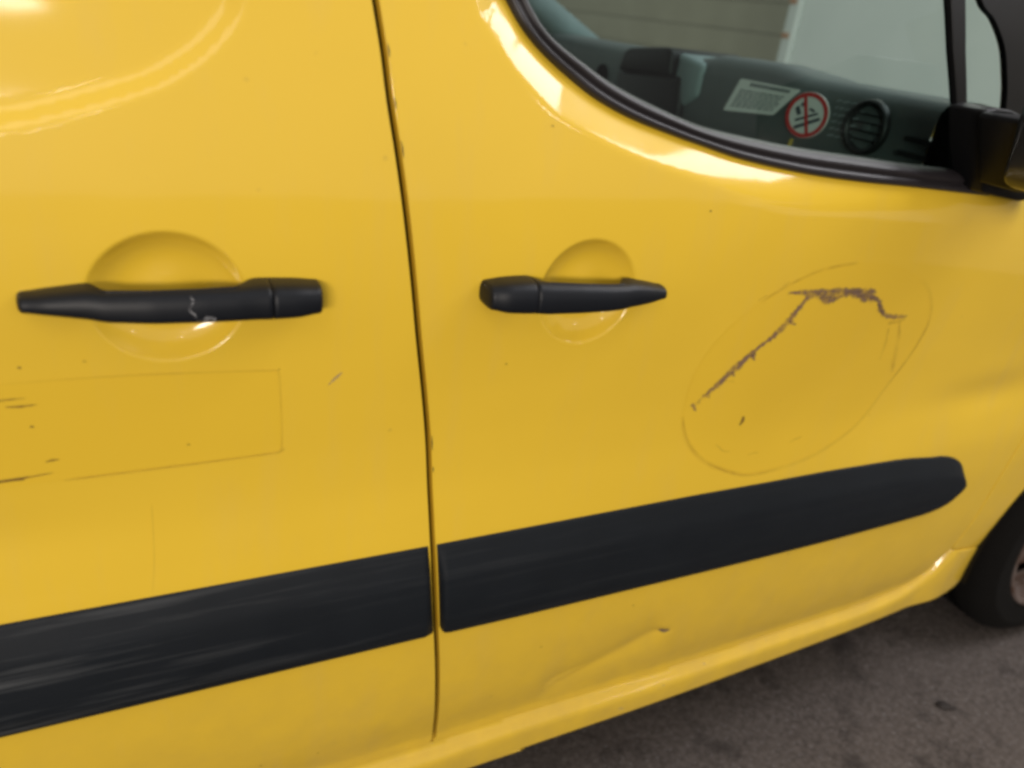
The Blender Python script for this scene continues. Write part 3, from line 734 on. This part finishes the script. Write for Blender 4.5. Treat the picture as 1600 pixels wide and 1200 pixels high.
sub(from_bm('text_or_glint_strokes', bm, M_pale), DASH)
yz_poly('yellow_tag', [(.435,1.098),(.428,1.099),(.430,1.085),(.437,1.084)], 1.107, 1.109, mat('yellow_print', (.6, .42, .05), .6), DASH)
# round air vent
def vent():
    cy, cz = .272, 1.1465
    def tor(r0, r1, x): return [[(x0, cy+r_*math.cos(t), cz+r_*math.sin(t)) for r_, x0 in ((r1, 1.1135), (r1-.001, 1.104), (r1-.004, 1.1005), (r0+.003, 1.1005), (r0, 1.104), (r0-.002, 1.125), (r0-.003, 1.16))] for t in np.linspace(0, 2*math.pi, 41)]
    sub(loft('vent_ring', tor(.036, .045, 0), M_dash2, None, False, False), DASH)
    yz_poly('vent_bowl', ell((cy, cz), (.036, 0), (0, .036), 28), 1.120, 1.124, M_rub, DASH)
    for k in range(4):
        z = cz-.020+.0133*k; h = math.sqrt(.032**2-(z-cz)**2)
        sub(box('vent_slat', (1.106, cy-h, z-.0012), (1.120, cy+h, z+.0012), M_dash2), DASH)
    sub(box('vent_knob', (1.1045, cy-.006, cz-.005), (1.112, cy+.006, cz+.005), M_dash), DASH)
vent()
for k in range(6):                                            # ribbed speaker grille in the corner of the door
    sub(box('corner_grille_slat', (1.075+.006*k, .12+.004*k, 1.03+.022*k), (1.080+.006*k, .19, 1.038+.022*k), M_dash2), DASH)

# ---- beyond the van: end wall of boards and a white box lorry
def mat_wall():
    m = mat('beige_board', (.42, .38, .29), .7); n = N(m); v = n.coord()
    n.link(n.mix(n.noise(v, 2.5, 5), (.36, .32, .24), (.47, .43, .33)), n.b.inputs['Base Color']); return m
WALL = thing('end_wall', 'beige wall of wide horizontal boards seen through the van windows', 'wall', (5.4, 4, 0))
Mw = mat_wall(); me0 = None
for k in range(13):
    o = bpy.data.objects.new('board', me0) if me0 else box('board', (-.03, -7, .003), (.03, 7, .257), Mw, None, .003)
    if me0: C.objects.link(o)
    me0 = o.data; o.parent = WALL; o.location = (0, 0, .26*k)
o = box('wall_backing', (.035, -7, 0), (.12, 7, 3.4), M_dark); o.parent = WALL
LORRY = thing('box_lorry', 'white box lorry body with small orange markers parked ahead of the van', 'lorry', (3.6, 1.3, 0))
def lp(o): o.parent = LORRY; return o
Ml = mat('white_box_panel', (.74, .76, .74), .45); n_ = N(Ml); v_ = n_.coord()
n_.link(n_.mix(n_.noise(v_, 3, 5), (.66, .69, .67), (.78, .80, .78)), n_.b.inputs['Base Color'])
lp(box('cargo_box', (0, -1.1, .75), (1.6, 1.86, 2.9), Ml, None, .01))
lp(box('corner_trim', (-.03, 1.86, .72), (.12, 1.945, 2.95), mat('grey_trim', (.62, .64, .62), .5), None, .01))
for z in (1.29, 1.475, 1.66): lp(box('orange_marker', (-.036, 1.885, z-.014), (-.028, 1.94, z+.014), mat('orange_reflector', (.42, .20, .10), .5)))
lp(box('door_seam', (-.006, .36, .80), (.003, .385, 2.85), M_dark)); lp(box('rear_bumper', (-.06, -1.0, .45), (.05, 1.8, .62), M_black, None, .02))
lp(box('chassis', (.1, -.9, .5), (1.5, 1.6, .75), M_black))
for yy in (-.75, 1.5):
    bm = bmesh.new(); bmesh.ops.create_cone(bm, cap_ends=True, segments=32, radius1=.40, radius2=.40, depth=.28, matrix=Matrix.Translation((.9, yy, .40)) @ Matrix.Rotation(R(90), 4, 'X'))
    lp(from_bm('wheel', bm, M_black))

# a dead leaf on the floor
def leaf():
    pts = [(-.020,0),(-.012,.008),(.002,.011),(.016,.006),(.026,0),(.014,-.007),(0,-.010),(-.012,-.006)]
    bm = bmesh.new(); c = bm.verts.new((.002, 0, .006)); vs = [bm.verts.new((x, y, .002+.004*abs(math.sin(5*x*40)))) for x, y in pts]
    for i in range(len(vs)): bm.faces.new((c, vs[i], vs[(i+1) % len(vs)]))
    o = from_bm('dead_leaf', bm, mat('dead_leaf_brown', (.018, .013, .011), .8), None, True)
    so = o.modifiers.new('thick', 'SOLIDIFY'); so.thickness = .001
    o.location = (1.489, -.061, .001); o.rotation_euler = (0, 0, R(-35)); o['label'] = 'small dark scrap of leaf lying on the asphalt below the sill'; o['category'] = 'leaf'
leaf()
